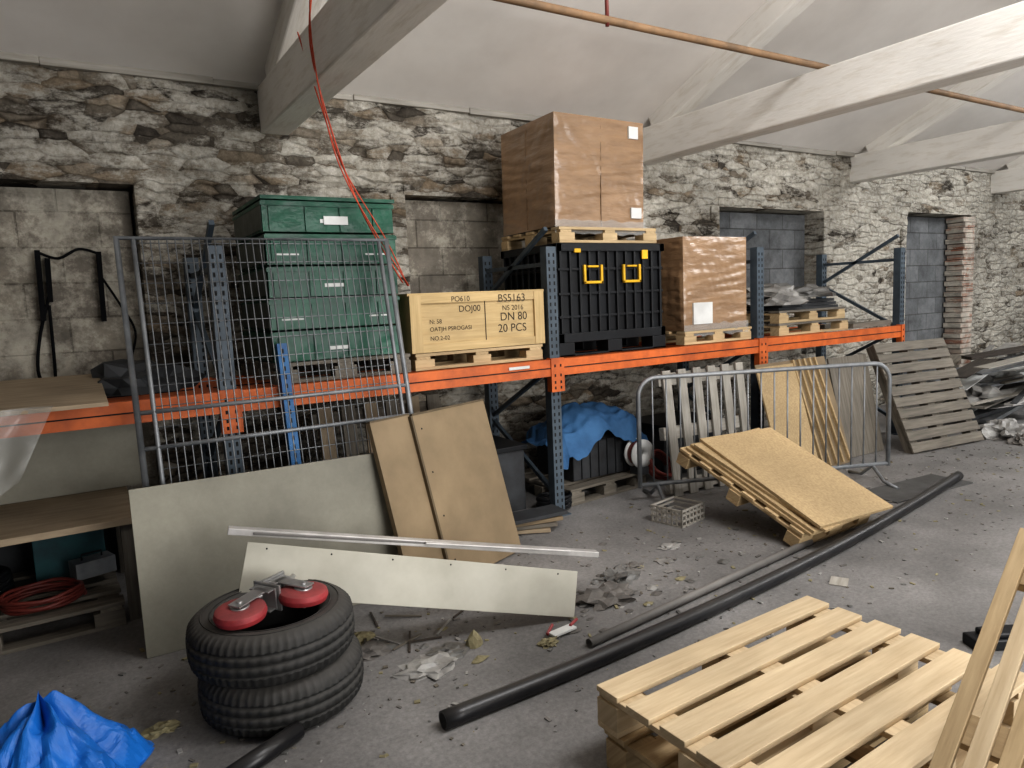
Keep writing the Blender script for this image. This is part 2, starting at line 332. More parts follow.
# ------------------------------------------------------------------ rack
FX=[-1.52,.72,2.96,5.2,7.43];YF=4.21;YB=5.12;UH=1.97
b=B('pallet_rack')
for x in FX:
    for y,s in ((YF,-1),(YB,1)):
        b.box((x,y+.0*s,UH/2),(.085,.012,UH),RACKB)
        for dx in (-.038,.038): b.box((x+dx,y+.035,UH/2),(.01,.07,UH),RACKB)
        b.box((x,y+.02,.005),(.14,.13,.01),RACKB)
        z=.06
        while z<UH-.03:
            for dx in (-.02,.02): b.box((x+dx,y-.0065,z),(.012,.002,.026),HOLE)
            z+=.05
    zz=.15;d=1
    while zz<UH-.3:
        y0,y1=(YF+.05,YB) if d>0 else (YB,YF+.05)
        b.beam((x,y0,zz),(x,y1,zz+.45),.03,.03,RACKB,up=(1,0,0));zz+=.5;d=-d
    b.beam((x,YF+.05,UH-.12),(x,YB,UH-.12),.03,.03,RACKB,up=(1,0,0))
for i in range(len(FX)-1):
    x0,x1=FX[i]+.045,FX[i+1]-.045
    for y in (YF-.01,YB+.02):
        b.lohi((x0,y-.02,1.045),(x1,y+.03,1.165),ORANGE)
        b.lohi((x0,y-.0245,1.10),(x1,y-.0195,1.107),HOLE)
        for xx,sx in ((x0,1),(x1,-1)):
            b.lohi((xx-.045*sx,y-.03,.93),(xx+.012*sx,y-.0225,1.175),ORANGE)
            b.lohi((xx,y-.03,.93),(xx+.01*sx,y+.03,1.175),ORANGE)
            for zq in (.96,1.0,1.05,1.12): b.box((xx-.02*sx,y-.031,zq),(.012,.003,.02),HOLE)
b.lohi((2.55,YF-.036,1.12),(2.72,YF-.034,1.14),WHITE)
b.done()
b=B('bright_blue_rack_upright');b.M=LM((1.02,3.99,.30),(1,0,0),(-.03,.17,1));b.box((0,.55,0),(.055,1.15,.05),RACKBL)
for i in range(22): b.box((0,.03+i*.05,.026),(.012,.026,.003),HOLE)
b.done()
# ------------------------------------------------------------------ pallets
def pallet(name,M,L=1.2,W=1.0,wood_=PALW,nb=5,bw=.125,H=.144,wood2=None,skip=()):
    b=B(name,M);w2=wood2 or wood_;t=.02;bh=H-3*t-.0
    for y in (.05,W/2,W-.05):
        b.box((L/2,y,t/2),(L,.1,t),w2)
        for x in (.07,L/2,L-.07): b.box((x,y,t+bh/2),(.14,.1,bh),w2)
    for x in (.06,L/2,L-.06): b.box((x,W/2,t+bh+t/2),(.1,W,t),w2)
    for i in range(nb):
        if i in skip: continue
        y=bw/2+(W-bw)*i/(nb-1)
        b.box((L/2+random.uniform(-.006,.006),y,H-t/2+.0005),(L,bw,t),wood_,Matrix.Rotation(random.uniform(-.008,.008),4,'Z'))
    return b.done(.002)
pallet('wooden_pallet',rotz(math.radians(1),(1.43,.94,0)),1.17,.85,PALW,6,.1)
pallet('wooden_pallet',rotz(math.radians(1.5),(1.42,.97,.147)),1.17,.84,PALE,6,.104)
M=LM((1.49,.88,.0),(.12,-.99,0),(.80,.02,.60))
b=B('upright_pine_pallet',M)
for i in range(7): b.box((.0+i*.07,.66,.02),(.045,1.3,.02),PALE if i%2 else PALW)
for y in (.08,.62,1.16): b.box((.21,y,-.01),(.46,.09,.04),PALW)
b.done(.002)
# ------------------------------------------------------------------ rack loads
pallet('wooden_pallet',rotz(0,(.98,4.22,1.17)),.86,.9,PALG,5,.1,.12)
b=B('green_crate_stack')
N=5;z0=1.29;z1=2.24
for i in range(N):
    a=z0+(z1-z0)*i/N;c=z0+(z1-z0)*(i+1)/N;j=random.uniform(-.006,.006)
    b.lohi((1.0+j,4.27,a+.006),(1.8+j,5.05,c-.006),GREEN)
    b.lohi((.992+j,4.262,c-.035),(1.808+j,5.058,c-.012),GREEN)
    for q in range(3): b.lohi((1.06+q*.27,4.2665,a+.06),(1.19+q*.27,4.269,a+.07+.012*(q%2)),WHITE if (q+i)%2 else GREEN)
    for q in range(4): b.lohi((1.03+q*.21,4.26,a+.012),(1.045+q*.21,4.272,c-.04),GREEN)
    for q in range(9): b.lohi((1.0,4.3+q*.085,a+.01),(.993,4.31+q*.085,c-.04),GREYG)
    b.lohi((.990,4.28,a+.02),(.992,5.04,c-.02),GREYG)
b.lohi((.99,4.26,2.24),(1.81,5.06,2.262),GREEN)
b.lohi((1.35,4.2595,2.10),(1.50,4.2605,2.15),WHITE)
b.done(.004)
pallet('wooden_pallet',rotz(0,(1.88,4.24,1.17)),1.0,.7,PALW,5,.1,.11)
b=B('stencilled_wooden_crate')
b.lohi((1.86,4.25,1.285),(2.90,4.92,1.66),CRATE);b.lohi((1.85,4.24,1.655),(2.91,4.93,1.672),CRATE)
for x in (1.86,2.82): b.lohi((x,4.232,1.285),(x+.08,4.25,1.66),CRATE)
b.lohi((1.94,4.236,1.285),(2.82,4.25,1.34),CRATE);b.lohi((1.94,4.236,1.605),(2.82,4.25,1.66),CRATE)
for t,x,z,s in (('BS5163',2.52,1.595,.075),('NS 2016',2.56,1.535,.05),('DN 80',2.54,1.465,.08),('20 PCS',2.52,1.385,.08),('PO610',2.16,1.61,.05),('DOJ00',2.22,1.54,.06),('N: 58',2.0,1.47,.04),('OATJH PSROGASI',2.0,1.42,.04),('NO.2-02',2.0,1.36,.04)):
    b.text(t,Matrix.Translation((x,4.2345 if z>1.58 or z<1.34 else 4.2485,z))@Matrix.Rotation(math.pi/2,4,'X'),s,TXT)
b.lohi((2.42,4.246,1.34),(2.425,4.25,1.605),TXT)
b.done(.003,recalc=False)
b=B('black_plastic_pallet_box')
X0,X1,Y0,Y1,ZA,ZB=3.04,4.1,4.25,5.03,1.29,2.0
b.lohi((X0+.03,Y0+.03,ZA),(X1-.03,Y1-.03,ZB-.03),BLACKP)
for (x0,x1,y0,y1) in ((X0,X1,Y0,Y0+.05),(X0,X1,Y1-.05,Y1),(X0,X0+.05,Y0,Y1),(X1-.05,X1,Y0,Y1)):
    b.lohi((x0,y0,ZB-.06),(x1,y1,ZB),BLACKP);b.lohi((x0,y0,ZA-.02),(x1,y1,ZA+.05),BLACKP)
for i in range(12):
    x=X0+.03+i*(X1-X0-.08)/11
    b.lohi((x,Y0+.004,ZA),(x+.02,Y0+.04,ZB-.05),BLACKP)
for i in range(9):
    y=Y0+.03+i*(Y1-Y0-.08)/8
    b.lohi((X0+.004,y,ZA),(X0+.04,y+.02,ZB-.05),BLACKP)
for z in (1.45,1.62,1.8):
    b.lohi((X0+.01,Y0+.012,z),(X1-.01,Y0+.04,z+.02),BLACKP);b.lohi((X0+.012,Y0,z),(X0+.04,Y1,z+.02),BLACKP)
for y in (Y0,Y0+.32,Y1-.14):
    for x in (X0,X0+.46,X1-.14): b.lohi((x,y,1.17),(x+.14,y+.14,1.27),BLACKP)
    b.lohi((X0,y,1.17),(X1,y+.12,1.185),BLACKP)
for x in (3.28,3.66):
    for dx in (0,.16): b.lohi((x+dx,Y0-.012,1.70),(x+dx+.02,Y0+.01,1.84),YEL)
    b.lohi((x,Y0-.012,1.70),(x+.18,Y0+.01,1.72),YEL);b.lohi((x+.04,Y0-.012,1.82),(x+.14,Y0+.01,1.835),YEL)
b.lohi((3.2,Y0-.006,1.93),(3.26,Y0+.01,1.96),YEL);b.lohi((3.86,Y0-.006,1.88),(3.92,Y0+.01,1.95),YEL)
b.done(.004)
pallet('wooden_pallet',rotz(0,(3.08,4.26,2.003)),.95,.82,PALW,5,.1,.115)
def carton(name,x0,x1,y0,y1,z0,z1,rot,n=3,labels=()):
    M=Matrix.Translation(((x0+x1)/2,(y0+y1)/2,z0))@rot
    b=B(name,M);hx=(x1-x0)/2;hy=(y1-y0)/2;h=z1-z0
    def face(P,nu=60,nv=60,m=CARD): b.grid(P,nu,nv,m)
    def W(p,nrm,amp=.012,off=0):
        p=Vector(p)
        s_=p.x+p.y
        d=abs(noise.noise(Vector((s_*2+p.z*1.5,p.z*14-s_*2.2,off))))*amp*1.2+noise.noise(p*2)*amp*.8+abs(noise.noise(Vector((s_*9,p.z*7+s_*5,off+3))))*amp*.7
        ex=min(1,max(0,(hx-abs(p.x))/.03)) if abs(nrm[0])<.5 else 1
        ey=min(1,max(0,(hy-abs(p.y))/.03)) if abs(nrm[1])<.5 else 1
        ez=min(1,max(0,min(p.z,h-p.z)/.03)) if abs(nrm[2])<.5 else 1
        return p+Vector(nrm)*d*ex*ey*ez
    face(lambda u,v:W((-hx+2*hx*u,-hy,h*v),(0,-1,0)));face(lambda u,v:W((-hx+2*hx*u,hy,h*v),(0,1,0)),8,8)
    face(lambda u,v:W((-hx,-hy+2*hy*u,h*v),(-1,0,0)));face(lambda u,v:W((hx,-hy+2*hy*u,h*v),(1,0,0)),8,8)
    face(lambda u,v:W((-hx+2*hx*u,-hy+2*hy*v,h),(0,0,1)),20,20);face(lambda u,v:W((-hx+2*hx*u,-hy+2*hy*v,0),(0,0,-1)),2,2)
    for i in range(1,n):
        x=-hx+2*hx*i/n; b.lohi((x-.002,-hy-.006,.01),(x+.002,-hy+.01,h-.01),CARDT)
        y=-hy+2*hy*i/n; b.lohi((-hx-.006,y-.002,.01),(-hx+.01,y+.002,h-.01),CARDT)
    for (lx,lz,w,hh) in labels: b.lohi((lx,-hy-.018,lz),(lx+w,-hy+.0,lz+hh),WHITE)
    b.grid(lambda u,v:(-hx-.012+(2*hx+.02)*u,-hy-.014-.008*noise.noise(Vector((u*12,v*5,2))),-.05+.10*v+.02*noise.noise(Vector((u*9,0,1)))),40,6,FILM)
    return b.done()
carton('wrapped_cardboard_box',3.10,3.93,4.3,5.08,2.12,2.93,Matrix.Rotation(math.radians(-2),4,'Z')@Matrix.Rotation(math.radians(1.2),4,'Y'),2,((.26,.68,.09,.09),(.28,.08,.1,.08)))
pallet('wooden_pallet',rotz(0,(4.3,4.24,1.17)),.82,.8,PALW,5,.1,.11)
carton('wrapped_cardboard_box',4.33,5.08,4.26,5.0,1.285,2.06,Matrix.Rotation(math.radians(-1),4,'Z'),1,((-.28,.05,.22,.18),))
for z,a in ((1.17,0),(1.285,2)): pallet('weathered_pallet',rotz(math.radians(a),(5.5,4.24,z)),1.05,.85,PALG,5,.12,.113,PALW)
b=B('wrapped_flat_bundle')
for i in range(3): b.box((6.02,4.65,1.41+.032*i),(.9-.05*i,.7,.028),DARKB,Matrix.Rotation(.03*i,4,'Z'))
for i in range(6): b.lump((5.72+.16*(i%4),4.45+.10*(i%3),1.45+.02*i),(.26,.22,.09),FILMD if i%2 else FILMG,i,3,.35,3)
b.done()
b=B('timber_offcut')
b.beam((6.6,4.28,1.2),(7.35,4.33,1.2),.12,.05,PALG);b.beam((6.62,4.6,1.19),(7.3,4.7,1.19),.1,.04,PALG);b.done(.003)
# ------------------------------------------------------------------ fence
M=LM((.24,3.70,0.02),(1,0,0),(0,.21,1.0))
b=B('mesh_fence_panel',M);WF=1.44;HF=2.02
b.tube([(0,0,0),(0,HF,0),(WF,HF,0),(WF,0,0)],.017,GALV,8)
b.tube([(.075,0,0),(.075,HF,0)],.012,GALV,8);b.tube([(WF-.05,0,0),(WF-.05,HF,0)],.012,GALV,8)
for y in (.02,.75,.95,1.13): b.tube([(0,y,0),(WF,y,0)],.012,GALV,8)
for i in range(1,34):
    x=.075+i*(WF-.125)/34;b.tube([(x,.02,.004),(x,HF,.004)],.0033,GALV,5)
for i in range(1,20): b.tube([(.075,i*.105,-.002),(WF-.05,i*.105,-.002)],.0026,GALV,5)
b.done()
b=B('laminated_sheet',LM((.155,3.64,0.0),(1,-.03,0),(0,.10,.80)));b.lohi((0,0,-.012),(1.31,.80,.006),SHEET);b.done(.002)
M=LM((1.43,3.44,0),(.86,.33,0),(-.15,.23,.975))
b=B('tan_door_panel',M)
b.lohi((0,0,-.02),(.36,1.0,.012),TAN);b.lohi((.30,-.0,.013),(.95,.99,.033),TAN)
b.lohi((.285,0,.013),(.30,.99,.036),TAND);b.lohi((.3,.99,.012),(.95,1.002,.036),TAND);b.lohi((0,1.0,-.02),(.3,1.01,.014),TAND)
for i in range(4): b.lohi((.345,.12+i*.26,.033),(.355,.13+i*.26,.035),HOLE)
b.done(.002)
P0=Vector((.50,3.13,.395));P1=Vector((2.0,2.76,.01))
b=B('cream_laminate_board',LM(P0,P1-P0,(0.02,.06,.23)));LB=(P1-P0).length
b.lohi((0,0,-.009),(LB,.225,.009),CREAM)
for i in range(6):
    b.lohi((.08+i*.28,.20,-.0105),(.088+i*.28,.208,.0105),HOLE)
b.done(.002)
b=B('aluminium_strip');b.beam((.50,3.24,.655),(2.27,2.90,.238),.045,.03,ALU);b.beam((.6,3.215,.632),(1.7,3.015,.38),.05,.012,GRP)
b.beam((1.35,3.06,.462),(2.1,2.92,.292),.05,.01,ALU);b.done(.003)
# ------------------------------------------------------------------ tyres
def tyre(name,c,tilt=(0,0)):
    prof=[(.195,-.075),(.215,-.092),(.25,-.103),(.285,-.098),(.305,-.084),(.318,-.07),(.322,-.05),(.324,-.046),(.314,-.044),(.314,-.036),(.325,-.034),(.326,-.004),(.316,-.002),(.316,.006),(.326,.008),(.325,.034),(.314,.036),(.314,.044),(.324,.046),(.322,.05),(.318,.07),(.305,.084),(.285,.098),(.25,.103),(.215,.092),(.195,.075),(.185,.06),(.20,.0),(.185,-.06)]
    def md(r,z,k):
        if r>.3 and abs(z)<.09 and k%3==0 and abs(z)>.045: return r-.008
        if r>.32 and k%4==0: return r-.005
        return r
    b=B(name);b.lathe(prof,RUB,192,md,c=c,R=Euler((tilt[0],tilt[1],0)).to_matrix().to_4x4());
    for rr in (.235,.268): 
        b.tube([Vector(c)+Vector((math.cos(a*math.pi/32)*rr,math.sin(a*math.pi/32)*rr,.101 if rr<.25 else .102)) for a in range(64)],.002,RUB,5,closed=True)
    return b.done()
tyre('car_tyre',(.61,2.90,.104));tyre('car_tyre',(.585,2.90,.309))
def caster(name,M):
    b=B(name,M@Matrix.Scale(1.2,4))
    b.lathe([(.012,-.022),(.06,-.022),(.078,-.016),(.083,0),(.078,.016),(.06,.022),(.012,.022)],RED,40)
    b.lathe([(.008,-.026),(.03,-.026),(.03,.026),(.008,.026)],STEEL,24)
    for z in (-.034,.034): 
        b.box((.04,.0,z),(.13,.05,.005),STEEL);b.box((.10,0,z),(.03,.08,.005),STEEL)
    b.box((.115,0,0),(.008,.09,.075),STEEL);b.box((.125,0,0),(.008,.11,.09),STEEL);b.tube([(0,0,-.042),(0,0,.042)],.009,STEEL,10)
    return b.done(.001)
caster('caster_wheel',LM((.45,2.80,.450),(.8,.55,.06),(-.55,.8,.04)))
caster('caster_wheel',LM((.70,2.83,.450),(-.6,.78,.06),(-.78,-.6,.05)))
b=B('caster_bracket',rotz(.5,(.58,2.98,.43)));b.box((0,0,0),(.18,.12,.006),STEEL);b.box((0,0,.03),(.05,.05,.05),STEEL)
for x in (-.06,.06):
    b.tube([(x,.03,0),(x,.03,.02)],.01,STEEL)
b.tube([(-.1,-.05,.03),(.05,-.09,.04),(.14,-.02,.03)],.012,STEEL);b.done(.002)
# ------------------------------------------------------------------ pipes
def smoothpts(P,n=6):
    P=[Vector(p) for p in P];o=[]
    for i in range(len(P)-1):
        a=P[max(i-1,0)];b_=P[i];c=P[i+1];d=P[min(i+2,len(P)-1)]
        for k in range(n):
            t=k/n;o.append(.5*((2*b_)+(c-a)*t+(2*a-5*b_+4*c-d)*t*t+(3*b_-a-3*c+d)*t**3))
    o.append(P[-1]);return o
R_=.036
b=B('black_water_pipe');b.tube(smoothpts([(1.05,2.31,R_),(1.81,2.33,R_),(2.86,2.41,R_),(3.94,2.54,R_),(5.03,2.72,R_),(5.95,2.88,R_+.01)]),R_,PIPEB,20,hollow=.82);b.done()
b=B('grey_conduit_pipe');b.tube([(1.88,2.48,.022),(3.8,2.70,.022)],.022,GRP,16,hollow=.85);b.done()
b=B('black_pipe_offcut');b.tube([(.3,2.44,.035),(.58,2.58,.035)],.033,PIPEB,16,hollow=.85);b.done()
b=B('black_rubber_wedge',rotz(-.5,(3.22,1.50,0)));b.lohi((0,-.06,0),(.3,.04,.05),BLACKP);b.lohi((.05,-.05,.05),(.3,.03,.075),BLACKP);b.done(.008)
# ------------------------------------------------------------------ blue tarp
b=B('blue_tarpaulin')
def tarp(u,v):
    a=u*2*math.pi;r=v*.30*(1+.3*noise.noise(Vector((math.cos(a)*1.5,math.sin(a)*1.5,2))))
    z=.29*(1-v**1.25)*(1+.25*noise.noise(Vector((math.cos(a)*2,math.sin(a)*2,v*3))))
    fold=.025*abs(math.sin(a*4.5+2*v))*v*(1-v)*3
    w=.03*noise.noise(Vector((math.cos(a)*r*16,math.sin(a)*r*16,3)))-.02*abs(noise.noise(Vector((math.cos(a)*r*26,math.sin(a)*r*26,7))))
    return (-.215+(r+fold)*math.cos(a),2.77+(r+fold)*math.sin(a)*.9+(1-v)*.08,max(.004,z+fold+w))
b.grid(tarp,120,40,BLUET,smooth=False);b.done()
# ------------------------------------------------------------------ barrier
d=Vector((1.98,-.80,0));LBr=d.length
M=LM((3.62,4.06,0),d,(0,.0,1))
b=B('pedestrian_barrier',M);H_=.97;r=.14
path=[]
for cx,cy,a0 in ((r,H_-r,180),(LBr-r,H_-r,90)):
    for k in range(7):
        a=math.radians(a0-15*k);path.append((cx+r*math.cos(a),cy+r*math.sin(a),0))
path=[(0,.12,0)]+path+[(LBr,.12,0)]
b.tube(path,.018,GALV,10);b.tube([(0,.14,0),(LBr,.14,0)],.016,GALV,10)
for i in range(1,19): b.tube([(i*LBr/19,.14,0),(i*LBr/19,H_,0)],.007,GALV,6)
for x in (.14,LBr-.14): b.tube([(x,.13,-.0),(x,.03,-.14),(x,.012,-.3)],.014,GALV,8);b.tube([(x,.13,0),(x,.03,.14),(x,.012,.3)],.014,GALV,8)
b.done()
sl=(-.14,.87,.35)
M=LM((3.66,2.70,.0),(1,.04,0),sl);pallet('leaning_pallet',M,.80,1.05,PALW,6,.1,.12)
b=B('chipboard_stack',M@Matrix.Translation((.03,-.04,.123)))
for i in range(4):
    b.box((.38+.015*i,.53-.015*i,.011+i*.022),(.78-.01*i,1.06,.019),CHIP,Matrix.Rotation(.02*i*(-1)**i,4,'Z'))
b.done(.001)
M=LM((3.92,4.02,0),(1,-.02,0),(.0,.13,1));b=B('whitewashed_slatted_pallet',M)
for i in range(6): b.box((.05+i*.165,.5,.02),(.085,1.0,.02),PALWH)
for y in (.07,.5,.93): b.box((.46,y,-.03),(.95,.1,.06),PALWH)
b.done(.002)
M=LM((4.95,3.78,0),(1,.03,0),(.0,.3,1));b=B('tan_slatted_panel',M)
b.lohi((0,0,0),(1.0,1.0,.012),TAN)
for i in range(5): b.beam((.55+i*.1,.02,.025),(.50+i*.08,1.0,.025),.02,.025,CHIP,up=(0,0,1))
b.lohi((-.02,.0,.014),(.5,.97,.03),CHIP);b.done(.001)
M=LM((6.62,3.62,0),(1,-.12,0),(.08,.42,.95));b=B('weathered_pallet_upright',M)
for i in range(10): b.box((.5,.05+i*.112,.03),(1.05,.09,.02),PALG)
for x in (.05,.5,.95): b.box((x,.55,-.03),(.1,1.1,.09),PALG)
b.done(.002)
b=B('dark_backing_board',LM((6.0,3.9,0),(1,0,0),(0,.22,1)));b.lohi((0,0,0),(.6,.95,.02),PALG);b.done(.002)
b=B('rubber_floor_mat',rotz(math.radians(-4),(5.5,2.98,.006)));b.box((0,0,0),(.95,.34,.01),MAT_);b.done(.002)
b=B('white_plastic_crate',rotz(.2,(3.42,3.42,0)))
for i in range(7):
    b.lohi((i*.045,0,0),(i*.045+.012,.012,.12),PALWH);b.lohi((0,i*.04,0),(.012,i*.04+.012,.12),PALWH)
for z in (0,.04,.08,.11): b.lohi((0,0,z),(.285,.012,z+.012),PALWH);b.lohi((0,0,z),(.012,.25,z+.012),PALWH);b.lohi((0,.25,z),(.285,.262,z+.012),PALWH);b.lohi((.275,0,z),(.287,.25,z+.012),PALWH)
b.done()
# ------------------------------------------------------------------ under rack
pallet('wooden_pallet',rotz(.1,(3.15,4.32,0)),.85,.8,PALG,5,.11,.13)
b=B('dark_plastic_crate');b.lohi((3.3,4.5,.135),(3.95,5.0,.46),DARKB)
for i in range(8): b.lohi((3.3+i*.088,4.49,.14),(3.31+i*.088,4.5,.45),BLACKP)
b.lohi((3.29,4.49,.44),(3.96,5.01,.47),BLACKP);b.done(.005)
b=B('blue_cloth_heap')
def cloth(u,v):
    x=3.12+.95*u;y=4.40+.6*v
    z=.49+.20*math.sin(math.pi*min(1,max(0,u)))**.7*math.sin(math.pi*min(1,v*.8+.12))+.08*noise.noise(Vector((u*4,v*3,1)))+.03*math.sin(u*18+v*4)*(1-u)+.03*noise.noise(Vector((u*13,v*10,4)))
    if v<.12: z-= (.12-v)*1.0*(1+.6*math.sin(u*9))
    if u>.9 or u<.08: z-=.08
    return (x,y,z)
b.grid(cloth,70,50,BLUEC);b.done(recalc=False)
def coil(name,c,r,m,n=4,tr=.012,tilt=(0,0,0)):
    b=B(name,Matrix.Translation(c)@Euler(tilt).to_matrix().to_4x4());P=[]
    for i in range(n*28):
        a=i/28*2*math.pi;P.append((math.cos(a)*r*(1+.06*math.sin(i*.21)),math.sin(a)*r*(.9+.06*math.cos(i*.13)),tr+ i*tr*1.7/28+.004*math.sin(i)))
    b.tube(P,tr,m,8);return b.done()
coil('red_hose_coil',(4.10,4.40,.13),.13,REDH,4,.014,(.9,0,.2))
coil('black_cable_coil',(3.02,4.36,.0),.13,BLACKP,5,.012)
b=B('storage_box');b.lohi((2.25,4.5,0),(2.85,5.0,.5),DARKB);b.lohi((2.23,4.48,.47),(2.87,5.02,.51),BLACKP);b.done(.006)
b=B('white_cable_reel');b.lathe([(.02,-.05),(.12,-.05),(.12,-.035),(.05,-.035),(.05,.035),(.12,.035),(.12,.05),(.02,.05)],WHITE,32,c=(3.90,4.38,.30),R=Matrix.Rotation(math.pi/2,4,'X'));b.lathe([(.05,-.03),(.10,-.03),(.10,.03),(.05,.03)],REDH,32,c=(3.90,4.38,.30),R=Matrix.Rotation(math.pi/2,4,'X'));b.box((3.90,4.38,.16),(.1,.12,.06),DARKB);b.done()
b=B('storage_box');b.lohi((4.3,4.5,0),(5.0,5.0,.45),DARKB);b.lohi((4.28,4.48,.42),(5.02,5.02,.46),BLACKP);b.done(.006)
b=B('storage_box');b.lohi((1.0,4.6,0),(1.9,5.0,.4),DARKB);b.lohi((.98,4.58,.38),(1.92,5.02,.42),BLACKP);b.done(.006)
M=LM((1.25,4.30,0),(1,0,0),(.0,.12,1));b=B('weathered_pallet_upright',M)
for i in range(6): b.box((.06+i*.15,.5,.02),(.09,.98,.02),PALG if i%2 else PLY)
for y in (.07,.5,.9): b.box((.43,y,-.03),(.9,.1,.07),PALG)
b.done(.002)
b=B('timber_board_stack')
for i in range(4): b.box((2.45+.03*i,4.14-.03*i,.02+.03*i),(.6,.2,.025),(PLY,PALG,TAN,DARKB)[i],Matrix.Rotation(-.5+.15*i,4,'Z'))
b.done(.002)
# left shelving
b=B('plywood_sheet',LM((-1.6,3.86,1.185),(1,.0,0),(0,1.15,.07)));b.lohi((0,0,0),(1.72,1.1,.02),PLY);b.done(.002)
b=B('plastic_film_drape')
b.grid(lambda u,v:(-.72+.62*u*(1-.25*v),3.84-.02*math.sin(u*14)-.05*v+.03*noise.noise(Vector((u*6,v*4,0))),1.215-.42*v*(1-.55*abs(u-.7)*1.5)),40,20,FILM);b.done()
b=B('timber_workbench')
b.lohi((-1.9,4.12,.53),(.2,5.15,.565),PLY);b.lohi((-1.9,4.9,.57),(.3,4.93,.95),SHEET)
for x in (-1.8,.12): b.lohi((x,4.16,0),(x+.07,4.23,.53),PALG);b.lohi((x,5.0,0),(x+.07,5.07,.53),PALG)
b.lohi((-1.9,5.1,0),(.2,5.13,.53),DARKB)
b.done(.002)
pallet('wooden_pallet',rotz(.02,(-1.1,4.1,0)),1.2,.9,PALG,5,.11,.13)
coil('red_hose_coil',(-.25,4.35,.13),.18,REDH,4,.010);coil('black_cable_coil',(-.6,4.6,.13),.2,BLACKP,5,.016)
b=B('storage_box');b.lohi((-.3,4.7,.132),(.05,5.0,.42),TEAL);b.lohi((-.32,4.68,.40),(.07,5.02,.43),BLUEC);b.done(.005)
b=B('grey_toolbox',rotz(.3,(-.1,4.42,.19)));b.lohi((0,0,0),(.2,.12,.09),GALV);b.tube([(.05,.06,.09),(.05,.06,.12),(.15,.06,.12),(.15,.06,.09)],.006,BLACKP);b.done(.004)
b=B('dark_cloth_heap');b.lump((.3,4.75,1.17),(.25,.25,.14),DARKB,9,3,.4,3);b.done()
yw=YW+.16
b=B('wall_hung_straps')
for x,zt,zb in ((-.13,2.05,1.6),(-.08,2.0,1.72),(.21,2.04,1.58)):
    b.beam((x,yw-.06,zt),(x-.01,yw-.05,zb),.055,.03,STRAP,up=(1,0,0))
b.tube(smoothpts([(-.13,yw-.04,2.04),(-.02,yw-.04,2.0),(.1,yw-.04,2.06),(.21,yw-.04,2.03)]),.009,STRAP)
b.tube(smoothpts([(-.08,yw-.04,1.8),(-.17,yw-.04,1.5),(-.2,yw-.04,1.25),(-.12,yw-.04,1.15),(-.1,yw-.04,1.7)]),.010,STRAP)
b.tube(smoothpts([(.2,yw-.04,1.9),(.3,yw-.04,1.7),(.38,yw-.04,1.5),(.33,yw-.04,1.3)]),.008,STRAP)
b.done()
b=B('hanging_orange_cables')
b.tube(smoothpts([(1.29,3.9,3.4),(1.28,4.05,3.05),(1.40,4.1,2.55),(1.56,4.15,2.15),(1.8,4.18,1.74)]),.005,WIRE)
b.tube(smoothpts([(1.22,3.6,3.5),(1.24,3.9,3.1),(1.36,4.08,2.6),(1.5,4.12,2.25),(1.84,4.18,1.72)]),.004,WIRE)
b.tube(smoothpts([(1.29,4.3,3.2),(1.35,4.15,2.75),(1.45,4.12,2.4),(1.70,4.16,2.0),(1.84,4.2,1.72)]),.004,WIRE);b.done()
# ------------------------------------------------------------------ right side heap
b=B('scrap_sheet_pile')
for i in range(80):
    x=random.uniform(8.5,11.5);y=random.uniform(3.8,4.75)-(.3 if x<9.3 else 0);a=random.uniform(-.9,.5)
    z=.02+.009*i
    L=random.uniform(.35,.9);dx=math.cos(a)*L;dy=math.sin(a)*.6
    b.beam((x-dx*.6,y-dy*.5,max(.02,z-.05)),(x+dx,y+dy*.5,z+.05),random.uniform(.05,.25),random.choice([.01,.02,.04]),random.choice([ALU,GALV,PALG,PALWH,WHITE,FILMD,DARKB,DARKT,FILMG]))
for i in range(7):
    b.lump((random.uniform(8.7,11),random.uniform(3.9,4.6),.05+.07*i),(.3,.22,.12),(FILMG,FILMD,WHITE)[i%3],i+20,3,.5,3)
b.done(.002)
b=B('crumpled_plastic_heap')
for i,(x,y,z,r) in enumerate(((8.05,3.45,0,.22),(8.35,3.25,.0,.16),(7.85,3.2,0,.12))):
    b.lump((x,y,z),(r*1.3,r*.7,r*.6),(FILMG,FILMD,RAG)[i%3],i,2.5,.4,4)
b.done()
b=B('rubble_heap')
for i,(x,y,r) in enumerate(((12.9,4.6,.6),(13.8,4.4,.7),(15,4.3,.8),(16.5,4.3,.8))):
    b.lump((x,y,0),(r,r*.7,r*.85),(FILMD,DARKB,FILMG,DARKB)[i],i,2.5,.4,4)
b.done()
# ------------------------------------------------------------------ small debris
def rag(name,x,y,r,m,seed,h=.35): 
    b=B(name);b.lump((x,y,0),(r,r*.7,r*h),m,seed,3,.5,3);b.done()
rag('crumpled_rag',2.29,2.85,.14,RAG,1);rag('crumpled_rag',2.52,3.02,.10,FILMD,2)
rag('crumpled_foil',1.2,2.76,.12,FILMG,3,.2);rag('crumpled_foil',1.32,2.83,.09,FILMD,4,.2)
b=B('stone_chunk',rotz(.4,(1.47,2.83,.03)));b.lump((0,0,-.03),(.045,.035,.06),STRAW,4,2,.2,2);b.done()
rag('stone_chunk',1.75,2.62,.04,STRAW,6,.6);rag('crumpled_rag',1.02,3.06,.09,RAG,7,.2);rag('stone_chunk',.15,2.95,.05,STRAW,8,.4)
rag('crumpled_paper',3.1,3.22,.06,FILMG,9,.2);rag('crumpled_paper',2.7,3.1,.05,RAG,10,.3);rag('stone_chunk',1.05,3.2,.05,STRAW,12,.5)
b=B('paper_sheet',rotz(.5,(3.42,2.25,.004)));b.box((0,0,0),(.12,.09,.003),PALWH);b.done()
